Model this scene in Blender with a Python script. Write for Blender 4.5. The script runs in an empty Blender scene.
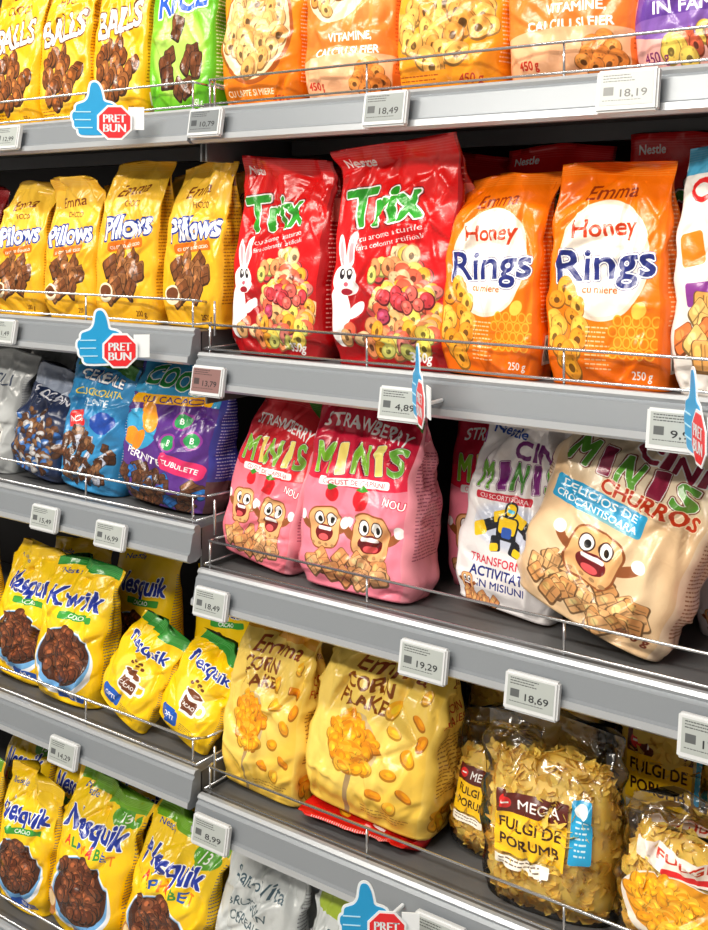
import bpy, bmesh, math, random
import numpy as np
from mathutils import Matrix, Vector

scene = bpy.context.scene
col_root = scene.collection

# ------------------------------------------------------------------ text meshes
_tc = {}
def text_tris(s):
    if s in _tc: return _tc[s]
    cu = bpy.data.curves.new('t', 'FONT'); cu.body = s; cu.size = 1; cu.resolution_u = 3
    ob = bpy.data.objects.new('t', cu); col_root.objects.link(ob)
    dg = bpy.context.evaluated_depsgraph_get()
    me = ob.evaluated_get(dg).to_mesh()
    me.calc_loop_triangles()
    v = np.array([x.co[:2] for x in me.vertices]).reshape(-1, 2)
    t = np.array([lt.vertices[:] for lt in me.loop_triangles], dtype=int).reshape(-1, 3)
    T = v[t] if len(t) else np.zeros((0, 3, 2))
    ob.evaluated_get(dg).to_mesh_clear()
    bpy.data.objects.remove(ob); bpy.data.curves.remove(cu)
    if len(T):
        T[..., 0] -= (T[..., 0].min() + T[..., 0].max()) / 2
        T[..., 1] -= 0.365
    _tc[s] = T
    return T

def dil(M, r):
    for i in range(int(r)):
        N = M.copy()
        N[1:] |= M[:-1]; N[:-1] |= M[1:]; N[:, 1:] |= M[:, :-1]; N[:, :-1] |= M[:, 1:]
        if i % 2:
            N[1:, 1:] |= M[:-1, :-1]; N[:-1, :-1] |= M[1:, 1:]
            N[1:, :-1] |= M[:-1, 1:]; N[:-1, 1:] |= M[1:, :-1]
        M = N
    return M

class Canvas:
    def __init__(s, bg, W=560, H=600, u=4.0, alpha=1.0):
        s.W, s.H, s.u = W, H, u
        s.a = np.empty((H, W, 4), dtype=np.float32)
        s.a[..., :3] = np.array(bg) / 255.0
        s.a[..., 3] = alpha
    def blend(s, m, x0, y0, col, op=1.0):
        h, w = m.shape
        X0, Y0 = max(0, x0), max(0, y0); X1, Y1 = min(s.W, x0 + w), min(s.H, y0 + h)
        if X1 <= X0 or Y1 <= Y0: return
        m = (m[Y0 - y0:Y1 - y0, X0 - x0:X1 - x0] * op)[..., None]
        t = s.a[Y0:Y1, X0:X1]
        c = np.array(list(np.array(col) / 255.0) + [1.0])
        t[...] = t * (1 - m) + c * m
    def _win(s, cx, cy, R):
        x0 = int(cx - R) - 2; y0 = int(cy - R) - 2; n = int(2 * R) + 5
        yy, xx = np.mgrid[y0:y0 + n, x0:x0 + n]
        return x0, y0, xx + .5 - cx, yy + .5 - cy
    def ell(s, cx, cy, rx, ry, col, rot=0, op=1.0, soft=1.0):
        u = s.u; rx *= u; ry *= u
        x0, y0, X, Y = s._win(cx * u, cy * u, max(rx, ry) + 1)
        c, n = math.cos(math.radians(rot)), math.sin(math.radians(rot))
        a = X * c + Y * n; b = -X * n + Y * c
        q = np.sqrt((a / rx) ** 2 + (b / ry) ** 2)
        m = np.clip((1 - q) * min(rx, ry) / soft + .5, 0, 1)
        s.blend(m, x0, y0, col, op)
    def rr(s, cx, cy, w, h, r, col, rot=0, op=1.0):
        u = s.u; hw = w * u / 2; hh = h * u / 2; r = min(r * u, hw, hh)
        x0, y0, X, Y = s._win(cx * u, cy * u, math.hypot(hw, hh) + 1)
        c, n = math.cos(math.radians(rot)), math.sin(math.radians(rot))
        a = np.abs(X * c + Y * n) - hw + r; b = np.abs(-X * n + Y * c) - hh + r
        d = np.hypot(np.maximum(a, 0), np.maximum(b, 0)) + np.minimum(np.maximum(a, b), 0) - r
        s.blend(np.clip(.5 - d, 0, 1), x0, y0, col, op)
    def tris(s, T, layers):
        pad = int(max([l[1] for l in layers])) // 2 + 4
        x0 = int(T[..., 0].min()) - pad; y0 = int(T[..., 1].min()) - pad
        w = int(T[..., 0].max()) + pad - x0 + 1; h = int(T[..., 1].max()) + pad - y0 + 1
        M = np.zeros((h * 2, w * 2), bool)
        Q = (T - np.array([x0, y0])) * 2
        for t in Q:
            (ax, ay), (bx, by), (cx, cy) = t
            ar = (bx - ax) * (cy - ay) - (by - ay) * (cx - ax)
            if abs(ar) < 1e-9: continue
            i0 = int(min(ax, bx, cx)); i1 = int(max(ax, bx, cx)) + 1
            j0 = int(min(ay, by, cy)); j1 = int(max(ay, by, cy)) + 1
            X = np.arange(i0, i1 + 1) + .5; Y = (np.arange(j0, j1 + 1) + .5)[:, None]
            g = 1 if ar > 0 else -1
            e = (g * ((bx - ax) * (Y - ay) - (by - ay) * (X - ax)) >= -.01) & \
                (g * ((cx - bx) * (Y - by) - (cy - by) * (X - bx)) >= -.01) & \
                (g * ((ax - cx) * (Y - cy) - (ay - cy) * (X - cx)) >= -.01)
            M[j0:j1 + 1, i0:i1 + 1] |= e[:M.shape[0] - j0, :M.shape[1] - i0]
        for colr, r in sorted(layers, key=lambda l: -l[1]):
            E = dil(M, r).astype(np.float32)
            E = E.reshape(h, 2, w, 2).mean((1, 3))
            s.blend(E, x0, y0, colr)
    def poly(s, pts, col):
        P = np.array(pts, dtype=float) * s.u
        c = P.mean(0)
        T = np.array([[c, P[i], P[(i + 1) % len(P)]] for i in range(len(P))])
        s.tris(T, [(col, 0)])
    def text(s, st, cx, cy, h, col, w=None, rot=0, bold=1, out=(), shear=0, arc=0):
        T = text_tris(st).copy()
        if not len(T): return
        sy = h / .73
        W = T[..., 0].max() - T[..., 0].min()
        sx = (w / W) if w else sy
        T[..., 0] += T[..., 1] * shear
        T[..., 0] *= sx; T[..., 1] *= sy
        if arc:
            hw = W * sx / 2
            T[..., 1] += arc * (1 - (T[..., 0] / hw) ** 2)
        a = math.radians(rot); R = np.array([[math.cos(a), math.sin(a)], [-math.sin(a), math.cos(a)]])
        T = T @ R
        T = (T + np.array([cx, cy])) * s.u
        big = 1.6 if h >= 9 else 1.0
        b = bold * big
        s.tris(T, [(col, b)] + [(c, b + r * (2.2 if h >= 9 else 1.2)) for c, r in out])
    def multi(s, st, cx, cy, h, cols, w, rot=0, **k):
        n = len(st); a = math.radians(rot)
        for i, ch in enumerate(st):
            o = (i - (n - 1) / 2) * w / n
            s.text(ch, cx + o * math.cos(a), cy + o * math.sin(a), h, cols[i % len(cols)],
                   w=(w / n) * (.36 if ch in 'I1' else .74), rot=rot + (6 if i % 2 else -5), **k)
    def lines(s, x0, x1, y0, y1, col, step=3, th=1.0, seed=1, op=.8):
        r = random.Random(seed); y = y1
        while y > y0:
            x = x0
            e = x1 - r.random() * (x1 - x0) * .25
            while x < e:
                l = r.uniform(1.5, 5); l = min(l, e - x)
                s.rr(x + l / 2, y, l, th, .3, col, op=op); x += l + .8
            y -= step
    def image(s, name):
        im = bpy.data.images.new(name, s.W, s.H, alpha=True)
        im.pixels.foreach_set(np.clip(s.a, 0, 1).ravel().astype(np.float32))
        im.update(); im.pack()
        return im

def sh(c, f): return tuple(min(255, max(0, v * f)) for v in c)
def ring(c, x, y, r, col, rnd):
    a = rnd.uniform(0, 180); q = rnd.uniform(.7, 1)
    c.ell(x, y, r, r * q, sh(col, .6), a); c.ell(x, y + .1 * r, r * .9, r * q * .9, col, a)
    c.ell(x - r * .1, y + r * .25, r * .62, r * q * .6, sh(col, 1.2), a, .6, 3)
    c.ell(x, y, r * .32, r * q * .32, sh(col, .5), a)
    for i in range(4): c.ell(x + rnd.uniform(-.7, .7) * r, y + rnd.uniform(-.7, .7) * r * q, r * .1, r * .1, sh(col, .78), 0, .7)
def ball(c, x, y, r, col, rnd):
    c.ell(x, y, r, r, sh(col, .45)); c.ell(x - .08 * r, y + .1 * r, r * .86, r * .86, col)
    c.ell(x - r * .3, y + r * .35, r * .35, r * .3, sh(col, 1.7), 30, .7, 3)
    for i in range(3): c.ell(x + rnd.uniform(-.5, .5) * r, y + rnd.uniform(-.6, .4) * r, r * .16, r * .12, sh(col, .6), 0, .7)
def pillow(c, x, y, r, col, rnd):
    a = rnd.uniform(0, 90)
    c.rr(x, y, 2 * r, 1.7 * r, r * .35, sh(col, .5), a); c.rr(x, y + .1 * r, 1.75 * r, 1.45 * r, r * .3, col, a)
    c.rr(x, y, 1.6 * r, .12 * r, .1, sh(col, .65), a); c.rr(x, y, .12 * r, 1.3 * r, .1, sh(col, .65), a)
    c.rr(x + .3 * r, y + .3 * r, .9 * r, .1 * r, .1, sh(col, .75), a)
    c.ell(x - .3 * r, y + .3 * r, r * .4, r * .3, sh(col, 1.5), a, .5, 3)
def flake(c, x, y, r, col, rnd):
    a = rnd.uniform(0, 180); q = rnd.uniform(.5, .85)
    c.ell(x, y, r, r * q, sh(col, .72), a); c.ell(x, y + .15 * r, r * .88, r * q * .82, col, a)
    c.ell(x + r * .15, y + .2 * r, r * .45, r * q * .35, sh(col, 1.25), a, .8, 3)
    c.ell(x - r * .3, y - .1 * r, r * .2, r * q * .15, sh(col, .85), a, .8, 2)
def pile(c, f, cx, cy, rx, ry, r, cols, n, seed=1):
    rnd = random.Random(seed)
    P = []
    for i in range(n):
        a = rnd.uniform(0, 6.283); q = math.sqrt(rnd.random())
        P.append((cx + rx * q * math.cos(a), cy + ry * q * math.sin(a)))
    P.sort(key=lambda p: -p[1])
    for p in P: f(c, p[0], p[1], r * rnd.uniform(.85, 1.15), rnd.choice(cols), rnd)
def buddy(c, x, y, s, rot=0, col=(238, 178, 120)):
    for sx in (-1, 1):
        c.ell(x + sx * 1.2 * s, y + .1 * s, .5 * s, .2 * s, (150, 85, 45), sx * 35); c.ell(x + sx * 1.5 * s, y + .45 * s, .26 * s, .26 * s, WH)
    c.rr(x, y, 2 * s, 2.1 * s, s * .6, (150, 85, 45), rot); c.rr(x, y, 1.86 * s, 1.95 * s, s * .55, col, rot)
    c.ell(x - .2 * s, y + .7 * s, .6 * s, .2 * s, sh(col, 1.12), rot, .7, 6)
    for i in range(4): c.ell(x + (i - 1.5) * .45 * s, y - .82 * s, .12 * s, .08 * s, sh(col, .75))
    for dx in (-.36, .36):
        c.ell(x + dx * s, y + .42 * s, .31 * s, .36 * s, (60, 30, 20)); c.ell(x + dx * s, y + .42 * s, .26 * s, .31 * s, (255, 255, 255))
        c.ell(x + dx * s + .05 * s, y + .38 * s, .13 * s, .16 * s, (20, 15, 15))
    c.ell(x, y - .28 * s, .6 * s, .4 * s, (110, 20, 25)); c.rr(x, y - .06 * s, .9 * s, .18 * s, .1 * s, (255, 255, 255))
    c.ell(x, y - .48 * s, .33 * s, .16 * s, (235, 90, 95))

WH = (255, 255, 255); NAVY = (28, 40, 120); CH = (98, 52, 24); CH2 = (70, 34, 16); BR = (95, 45, 15)
def d_balls():
    c = Canvas((240, 180, 16))
    c.ell(50, 140, 60, 35, (248, 200, 44), op=.6, soft=40)
    c.text('Emma', 50, 132, 11, (130, 40, 20), shear=.3)
    c.text('CHOCO', 50, 116, 9, (120, 60, 20), w=52)
    c.text('BALLS', 52, 90, 24, WH, w=82, rot=6, bold=4, out=[(CH, 5)])
    c.ell(50, 45, 44, 30, (252, 208, 80), op=.8, soft=12)
    pile(c, ball, 52, 46, 38, 28, 9.5, [(135, 78, 35), (120, 66, 28), (150, 90, 45)], 24, 3)
    c.lines(8, 45, 8, 14, (120, 60, 20)); c.text('250 g', 82, 10, 5, BR)
    c.lines(104, 136, 30, 120, (120, 60, 20)); c.rr(120, 18, 26, 12, 1, (255, 250, 240))
    return c
def d_rice():
    c = Canvas((92, 176, 28)); c.ell(50, 60, 50, 50, (140, 206, 50), op=.7, soft=60)
    c.text('CHOCO', 50, 124, 11, WH, w=60, out=[(NAVY, 4)])
    c.text('RICE', 52, 96, 24, (40, 90, 200), w=76, rot=5, bold=4, out=[(WH, 5)])
    c.ell(52, 48, 42, 34, (190, 226, 110), op=.8, soft=16)
    pile(c, pillow, 54, 46, 34, 26, 10, [(105, 60, 34), (90, 48, 26)], 10, 5)
    c.text('450 g', 80, 10, 6, WH); c.lines(104, 136, 20, 120, (240, 255, 230))
    return c
def d_loops():
    c = Canvas((234, 124, 14)); c.ell(50, 85, 60, 55, (246, 152, 28), op=.7, soft=50)
    c.text('CEREALE', 50, 122, 12, WH, w=60)
    c.ell(50, 64, 46, 44, (170, 85, 25)); c.ell(50, 65, 43, 41, (240, 214, 172))
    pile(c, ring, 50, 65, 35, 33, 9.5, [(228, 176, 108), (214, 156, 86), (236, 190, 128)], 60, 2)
    c.text('7', 90, 100, 14, WH, bold=2)
    c.text('CU LAPTE SI MIERE', 46, 14, 5, (255, 240, 210), w=60); c.text('450 g', 84, 8, 6, (180, 40, 20))
    c.lines(104, 136, 20, 120, (255, 240, 220))
    return c
def d_loops2():
    c = Canvas((240, 150, 26)); c.ell(50, 85, 60, 55, (248, 174, 50), op=.7, soft=50)
    c.text('CEREALE', 50, 110, 12, WH, w=60)
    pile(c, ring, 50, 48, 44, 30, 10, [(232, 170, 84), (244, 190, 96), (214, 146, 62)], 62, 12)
    c.rr(50, 8, 100, 18, 0, (240, 150, 26)); c.text('450 g', 80, 10, 7, (180, 40, 20)); c.lines(8, 50, 6, 14, (150, 60, 10))
    c.lines(104, 136, 20, 120, (255, 240, 220))
    return c
def d_vit():
    c = Canvas((242, 128, 50)); c.ell(60, 105, 55, 45, (248, 165, 90), op=.9, soft=40)
    c.ell(40, 104, 40, 42, (245, 225, 190)); pile(c, ring, 40, 104, 32, 34, 9, [(226, 178, 110), (236, 150, 70)], 50, 9)
    c.text('7', 84, 92, 14, WH, bold=2)
    c.text('VITAMINE,', 60, 50, 6.5, WH, w=46, bold=2); c.text('CALCIU SI FIER', 56, 39, 6.5, WH, w=68, bold=2)
    c.rr(50, 14, 100, 30, 0, (248, 186, 140)); c.ell(50, 30, 56, 7, (248, 186, 140)); pile(c, ring, 78, 18, 18, 10, 7, [(224, 130, 54), (236, 150, 70)], 16, 4)
    c.text('450 g', 22, 14, 6, (200, 50, 30), bold=2); c.lines(104, 136, 20, 120, (190, 70, 20))
    return c
def d_activ():
    c = Canvas((238, 178, 170)); c.rr(50, 90, 100, 122, 0, (100, 60, 155)); c.ell(50, 30, 58, 8, (130, 90, 175))
    c.text('ACTIVITATI', 50, 58, 9, WH, w=84, bold=2); c.text('IN FAMILIE', 52, 43, 8, WH, w=70, bold=2)
    pile(c, ring, 60, 14, 36, 10, 8, [(225, 120, 80), (240, 200, 90), (200, 90, 60)], 18, 8)
    c.text('450 g', 18, 12, 7, (120, 40, 100)); c.lines(104, 136, 20, 120, (100, 50, 120))
    return c
def d_pillows():
    c = Canvas((240, 180, 34)); c.ell(45, 120, 55, 30, (247, 200, 70), op=.8, soft=30)
    c.text('Emma', 52, 124, 11, (120, 55, 25), w=46, shear=.35, rot=6)
    c.text('CHOCO', 54, 110, 6, (110, 60, 30), w=30)
    c.text('Pillows', 54, 90, 21, WH, w=80, rot=5, bold=4, out=[((26, 54, 150), 6)])
    c.rr(54, 72, 62, 9, 3, (222, 112, 20), 5); c.text('cu crema de cacao', 54, 72, 4.5, WH, w=54, rot=5, bold=0)
    pile(c, pillow, 56, 42, 34, 24, 10, [(140, 88, 48), (118, 68, 34), (160, 104, 60)], 17, 7)
    c.ell(22, 28, 14, 9, (250, 235, 200)); c.ell(22, 29, 11, 6, (110, 60, 30))
    c.text('200 g', 82, 10, 5.5, BR); c.lines(104, 136, 20, 122, (130, 80, 30)); c.rr(120, 132, 30, 10, 2, (130, 60, 30))
    return c
def d_trix():
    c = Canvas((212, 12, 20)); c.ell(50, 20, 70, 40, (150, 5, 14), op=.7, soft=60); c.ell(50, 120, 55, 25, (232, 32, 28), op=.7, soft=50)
    c.text('Nestle', 18, 140, 6, WH, w=22, bold=2)
    c.text('T', 21, 108, 27, (44, 156, 40), w=26, rot=6, bold=6, out=[(WH, 3.5), ((100, 6, 16), 6)])
    c.text('rix', 54, 111, 26, (44, 156, 40), w=38, rot=9, bold=6, out=[(WH, 3.5), ((100, 6, 16), 6)])
    c.text('cu arome naturale', 50, 90, 4.2, WH, w=56, rot=9, bold=0); c.text('fara coloranti artificiali', 50, 84, 3.6, WH, w=58, rot=9, bold=0)
    for ex, ey, r in ((9, 76, 12), (17, 78, -8)):
        c.ell(ex, ey, 3.4, 13, WH, r); c.ell(ex, ey, 1.6, 9, (250, 170, 180), r)
    c.ell(8, 34, 11, 20, WH); c.ell(12, 58, 11, 10, WH); c.ell(17, 53, 7, 5.5, (245, 240, 240))
    for ex in (10, 16.5): c.ell(ex, 62, 2.4, 3.6, (40, 30, 40)); c.ell(ex + .5, 63, 1, 1.6, WH)
    c.ell(14, 55, 2, 1.5, (235, 90, 110)); c.ell(15, 50, 5, 2.3, (150, 20, 40)); c.ell(24, 38, 9, 4, (245, 245, 250), 35); c.ell(12, 20, 10, 7, WH, 20)
    C5 = [(240, 160, 50), (238, 208, 90), (226, 96, 70), (206, 120, 110), (205, 205, 110), (240, 196, 150), (228, 140, 90), (236, 180, 120)]
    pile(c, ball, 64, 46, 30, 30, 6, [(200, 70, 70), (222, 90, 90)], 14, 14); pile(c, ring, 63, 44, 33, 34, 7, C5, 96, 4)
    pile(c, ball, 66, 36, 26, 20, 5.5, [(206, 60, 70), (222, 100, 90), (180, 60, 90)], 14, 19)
    pile(c, ring, 52, 20, 38, 9, 7, C5, 22, 24)
    c.text('350g', 78, 9, 7, WH, bold=2)
    c.rr(120, 75, 44, 150, 0, (165, 8, 16)); c.lines(104, 136, 20, 130, (245, 190, 180), 3.4); c.rr(120, 112, 30, 18, 2, (215, 110, 100))
    return c
def d_rings():
    c = Canvas((246, 112, 4)); c.ell(50, 75, 55, 60, (252, 134, 16), op=.6, soft=50)
    c.text('Emma', 50, 130, 10, (150, 50, 10), w=44, shear=.3, rot=4, bold=1)
    c.ell(48, 84, 41, 40, (250, 232, 210)); c.ell(48, 84, 38, 37, (254, 244, 232))
    c.text('Honey', 48, 106, 12, (210, 60, 20), w=54, bold=2, rot=3)
    c.text('Rings', 51, 83, 22, (34, 44, 120), w=86, bold=3, rot=4, out=[(WH, 3.5), ((34, 44, 120), 5)])
    c.text('cu miere', 48, 65, 5, (200, 90, 20), w=30)
    pile(c, ring, 18, 38, 15, 30, 9, [(238, 158, 44), (248, 180, 70), (228, 142, 34)], 18, 6)
    for i in range(5):
        for j in range(4): c.ell(60 + i * 8 + (j % 2) * 4, 24 + j * 7, 3.9, 3.9, (255, 176, 50)); c.ell(60 + i * 8 + (j % 2) * 4, 24 + j * 7, 2.8, 2.8, (238, 130, 14))
    c.ell(82, 52, 7, 5, (255, 205, 80), 30)
    c.lines(36, 58, 12, 40, (255, 225, 180), 3); c.text('250 g', 84, 10, 6, WH)
    c.rr(120, 75, 44, 150, 0, (238, 108, 8)); c.lines(104, 136, 40, 130, (255, 215, 170)); c.rr(120, 22, 26, 22, 1, (255, 250, 240))
    for i in range(9): c.rr(110 + i * 2.5, 22, 1.1, 17, 0, (30, 20, 20))
    return c
def d_mixw():
    c = Canvas((240, 234, 228)); c.rr(50, 142, 100, 20, 0, (80, 170, 210)); c.text('CEREAL', 50, 122, 15, (225, 40, 40), w=80, bold=4)
    c.rr(14, 86, 20, 20, 3, (250, 130, 20), 10); c.rr(50, 88, 30, 20, 3, (220, 30, 90), -5); c.rr(22, 60, 24, 14, 2, (140, 60, 150), 5); c.rr(56, 66, 24, 14, 2, (240, 170, 30), -5); c.text('NOU', 50, 88, 8, WH, rot=-5)
    pile(c, pillow, 50, 34, 42, 22, 9, [(236, 170, 90), (230, 120, 60), (240, 190, 110)], 22, 2); c.lines(104, 136, 20, 130, (120, 60, 60))
    return c
def d_dark():
    c = Canvas((120, 20, 24)); c.text('CACAO', 50, 110, 16, (240, 220, 190), w=80); pile(c, ball, 50, 50, 38, 30, 8, [CH, (130, 80, 40)], 24, 2)
    c.lines(104, 136, 20, 130, (230, 190, 160)); return c
def d_straw(top=(200, 30, 60), base=(236, 128, 150)):
    c = Canvas(base); c.rr(50, 122, 104, 64, 0, top); c.ell(50, 90, 64, 12, sh(top, 1.12))
    c.ell(92, 144, 34, 12, (70, 130, 40), -20)
    c.text('STRAWBERRY', 50, 121, 10, WH, w=80, rot=-4, bold=1.6, arc=3)
    c.multi('MINIS', 51, 100, 22, [(130, 195, 50), (250, 225, 120), (140, 200, 60), (245, 235, 130), (110, 180, 60)], 88, rot=4, bold=4, out=[((250, 240, 230), 1.5), ((90, 20, 50), 3)])
    c.rr(48, 82, 70, 6, 2, WH, 3); c.text('CU GUST DE CAPSUNI', 48, 82, 3.8, (200, 30, 60), w=60, rot=3, bold=0)
    c.ell(50, 30, 60, 40, sh(base, 1.1), op=.8, soft=40)
    c.ell(58, 71, 8, 8, (220, 25, 40)); c.poly([(51, 77), (58, 76), (65, 78), (58, 81)], (60, 150, 40))
    c.ell(30, 72, 6, 6, (215, 25, 40)); c.poly([(25, 77), (30, 75), (35, 78), (30, 80)], (60, 150, 40))
    buddy(c, 25, 46, 15, 8); buddy(c, 69, 44, 17, -5)
    pile(c, pillow, 48, 17, 40, 9, 8, [(222, 150, 95), (238, 178, 125)], 18, 6)
    c.text('NOU', 88, 72, 6, WH, rot=-8, out=[((200, 30, 60), 4)])
    c.rr(120, 75, 44, 150, 0, (240, 150, 166)); c.lines(104, 136, 30, 110, (150, 60, 90), 2.6, .9); c.rr(120, 128, 30, 16, 2, (216, 90, 122))
    return c
def d_cini():
    c = Canvas((236, 232, 234)); c.text('Nestle', 26, 133, 7.5, (30, 70, 160), w=38, bold=2, rot=-3)
    c.text('CINI', 62, 121, 14, (110, 30, 110), w=50, bold=4)
    c.multi('MINIS', 48, 101, 21, [(90, 150, 40), (120, 30, 120), (70, 140, 50), (120, 30, 120), (80, 150, 40)], 80, rot=4, bold=4, out=[(WH, 1.5), ((100, 40, 100), 3)])
    c.rr(38, 83, 56, 6, 2, (200, 40, 60), 3); c.text('CU SCORTISOARA', 38, 83, 3.6, WH, w=48, rot=3, bold=0)
    K = (30, 32, 40); Y = (246, 204, 30); B = (50, 90, 180)
    c.ell(48, 63, 36, 17, (190, 200, 225), op=.8, soft=20)
    c.rr(29, 62, 18, 9, 2, K, 25); c.rr(19, 57, 11, 11, 2, Y, 20); c.rr(65, 66, 20, 9, 2, K, -25); c.rr(75, 73, 11, 10, 3, Y, -20)
    c.rr(38, 70, 14, 8, 2, Y, 20); c.rr(58, 70, 14, 8, 2, Y, -20)
    c.rr(48, 62, 22, 18, 4, K); c.rr(48, 64, 18, 12, 3, Y); c.rr(48, 59, 10, 8, 2, B); c.rr(48, 76, 13, 11, 4, K); c.rr(48, 76, 10, 8, 3, Y); c.rr(48, 75, 8, 2.4, 1, (90, 200, 240))
    c.rr(38, 49, 11, 12, 2, K, 12); c.rr(59, 49, 11, 12, 2, K, -12); c.rr(37, 46, 9, 6, 2, Y, 12); c.rr(61, 46, 9, 6, 2, Y, -12)
    c.text('TRANSFORMA', 45, 36, 6.5, (210, 30, 60), w=62, rot=3, bold=1.6); c.text('ACTIVITATI', 46, 27, 7.5, NAVY, w=60, rot=3, bold=2); c.text('IN MISIUNI', 50, 18, 6, NAVY, w=50, rot=3)
    buddy(c, 14, 14, 7, 8); pile(c, pillow, 24, 5, 20, 4, 5, [(222, 150, 95)], 8, 2)
    c.lines(104, 136, 20, 130, (120, 100, 130)); c.rr(120, 130, 40, 20, 0, (160, 90, 160))
    return c
def d_churros():
    c = Canvas((226, 192, 150)); c.ell(50, 130, 60, 40, (238, 222, 196), op=.9, soft=50)
    c.text('CINI', 66, 130, 12, (140, 30, 60), w=44, bold=4, out=[(WH, 3)])
    c.multi('MINIS', 48, 113, 19, [(90, 160, 50), (140, 30, 70), (100, 170, 60), (150, 40, 70), (90, 160, 50)], 84, rot=0, bold=4, out=[(WH, 2), ((120, 60, 40), 4)])
    c.text('CHURROS', 64, 98, 10, (200, 60, 30), w=58, bold=2, out=[((255, 235, 200), 2)])
    c.rr(38, 83, 62, 17, 2, (40, 160, 212), 0); c.text('DELICIOS DE', 38, 87, 5.5, WH, w=52); c.text('CROCANTISOARA', 38, 79.5, 5, WH, w=56)
    c.ell(48, 42, 46, 34, (240, 212, 172), op=.8, soft=30)
    pile(c, pillow, 50, 22, 42, 16, 7.5, [(214, 152, 92), (230, 176, 118)], 34, 6)
    buddy(c, 48, 50, 18, -6, (240, 184, 124))
    c.text('400 g', 84, 12, 6.5, (120, 50, 30), bold=2)
    c.rr(120, 75, 44, 150, 0, (232, 208, 178)); c.lines(104, 136, 20, 130, (150, 100, 70), 2.8)
    return c
def nesq(word, alph=False, kw=False):
    c = Canvas((248, 200, 6)); c.ell(50, 110, 60, 40, (252, 214, 36), op=.7, soft=50)
    if alph: c.rr(50, 143, 104, 14, 0, (110, 170, 36)); c.ell(84, 128, 15, 9, (90, 165, 50)); c.text('13', 84, 128, 8, WH)
    else: c.rr(50, 145, 104, 12, 0, (50, 150, 60) if kw else (245, 200, 20))
    c.text('Nestle', 26, 133, 5.5, (40, 70, 160), w=26)
    c.text(word, 52, 110, 20, (32, 56, 165), w=80, rot=4, bold=4, shear=.15, out=[(WH, 3)])
    if alph:
        c.multi('ALPHABET', 54, 90, 9, [(230, 60, 40), (60, 150, 60), (40, 90, 190), (240, 130, 20)], 70, rot=4, bold=2)
    else:
        c.rr(60, 92, 50, 7, 2, (60, 160, 60), 4); c.text('CACAO', 60, 92, 4.5, WH, rot=4)
    c.ell(52, 44, 43, 36, (235, 240, 250)); c.ell(52, 46, 40, 33, (110, 170, 225)); c.ell(52, 49, 38, 29, CH2)
    pile(c, ball, 52, 51, 33, 25, 6.5, [(124, 70, 42), (104, 56, 32), (92, 46, 26)], 76, 4)
    if alph: c.ell(14, 22, 11, 13, (190, 120, 60)); c.ell(15, 26, 8, 7, (240, 210, 160))
    c.rr(70, 10, 40, 10, 3, (40, 90, 190)); c.text('400 g', 70, 10, 6, WH)
    c.lines(104, 136, 20, 130, (60, 70, 130), 3)
    return c
def d_cocoa():
    c = Canvas((248, 202, 12)); c.rr(50, 143, 104, 14, 0, (60, 150, 60)); c.text('Nesquik', 52, 114, 18, (32, 56, 165), w=76, rot=4, bold=3, out=[(WH, 3)])
    c.ell(54, 66, 34, 30, (255, 226, 90), op=.8, soft=14)
    c.rr(54, 54, 36, 30, 7, WH); c.ell(75, 56, 9, 9, WH); c.ell(75, 56, 5, 5, (248, 202, 12)); c.rr(54, 54, 36, 30, 7, WH); c.ell(54, 70, 18, 6, WH); c.ell(54, 70, 15.5, 4.6, (120, 66, 36)); c.rr(54, 52, 28, 18, 3, (110, 58, 32)); c.text('CACAO', 54, 52, 6, WH, w=24)
    for q in range(5): c.ell(44 + q * 5, 84 + (q % 2) * 5, 3, 2.4, (110, 58, 32))
    c.rr(32, 20, 36, 22, 6, (30, 90, 190), 5); c.text('OPTI', 32, 20, 7, WH, rot=5); c.lines(55, 88, 10, 22, (60, 60, 60)); c.lines(104, 136, 20, 130, (60, 70, 130))
    return c
def d_corn():
    c = Canvas((240, 198, 76)); c.ell(30, 90, 60, 70, (246, 214, 108), op=.8, soft=60)
    c.rr(50, 140, 104, 20, 0, (228, 160, 40)); c.text('Emma', 56, 123, 13, (140, 60, 20), w=60, rot=4, shear=.35, bold=1.5)
    c.text('CORN', 40, 107, 11, (130, 66, 12), w=40, bold=2, rot=3); c.text('FLAKES', 43, 94, 10, (130, 66, 12), w=48, bold=2, rot=3)
    G = [(244, 162, 18), (248, 182, 42), (232, 142, 12)]
    c.ell(38, 60, 21, 25, (208, 180, 126)); c.rr(38, 20, 4.5, 42, 2, (166, 138, 96), -4); pile(c, flake, 38, 61, 19, 23, 6, G, 100, 3)
    for x, y in ((70, 80), (84, 64), (72, 48), (86, 92), (86, 36), (62, 28), (76, 22), (88, 112), (64, 94), (92, 78)): flake(c, x, y, 7, G[int(x) % 3], random.Random(x))
    c.lines(50, 92, 6, 14, (140, 90, 30), 3, .8)
    c.rr(120, 75, 44, 150, 0, (242, 204, 90)); c.text('Emma', 119, 126, 7, (150, 70, 20), w=30, shear=.3); c.text('CORN', 119, 104, 7, (190, 60, 20), w=24); c.text('FLAKES', 119, 94, 7, (190, 60, 20), w=30)
    c.lines(105, 134, 36, 80, (140, 90, 40), 3)
    pile(c, flake, 120, 18, 16, 12, 7, G, 10, 2)
    return c
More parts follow.
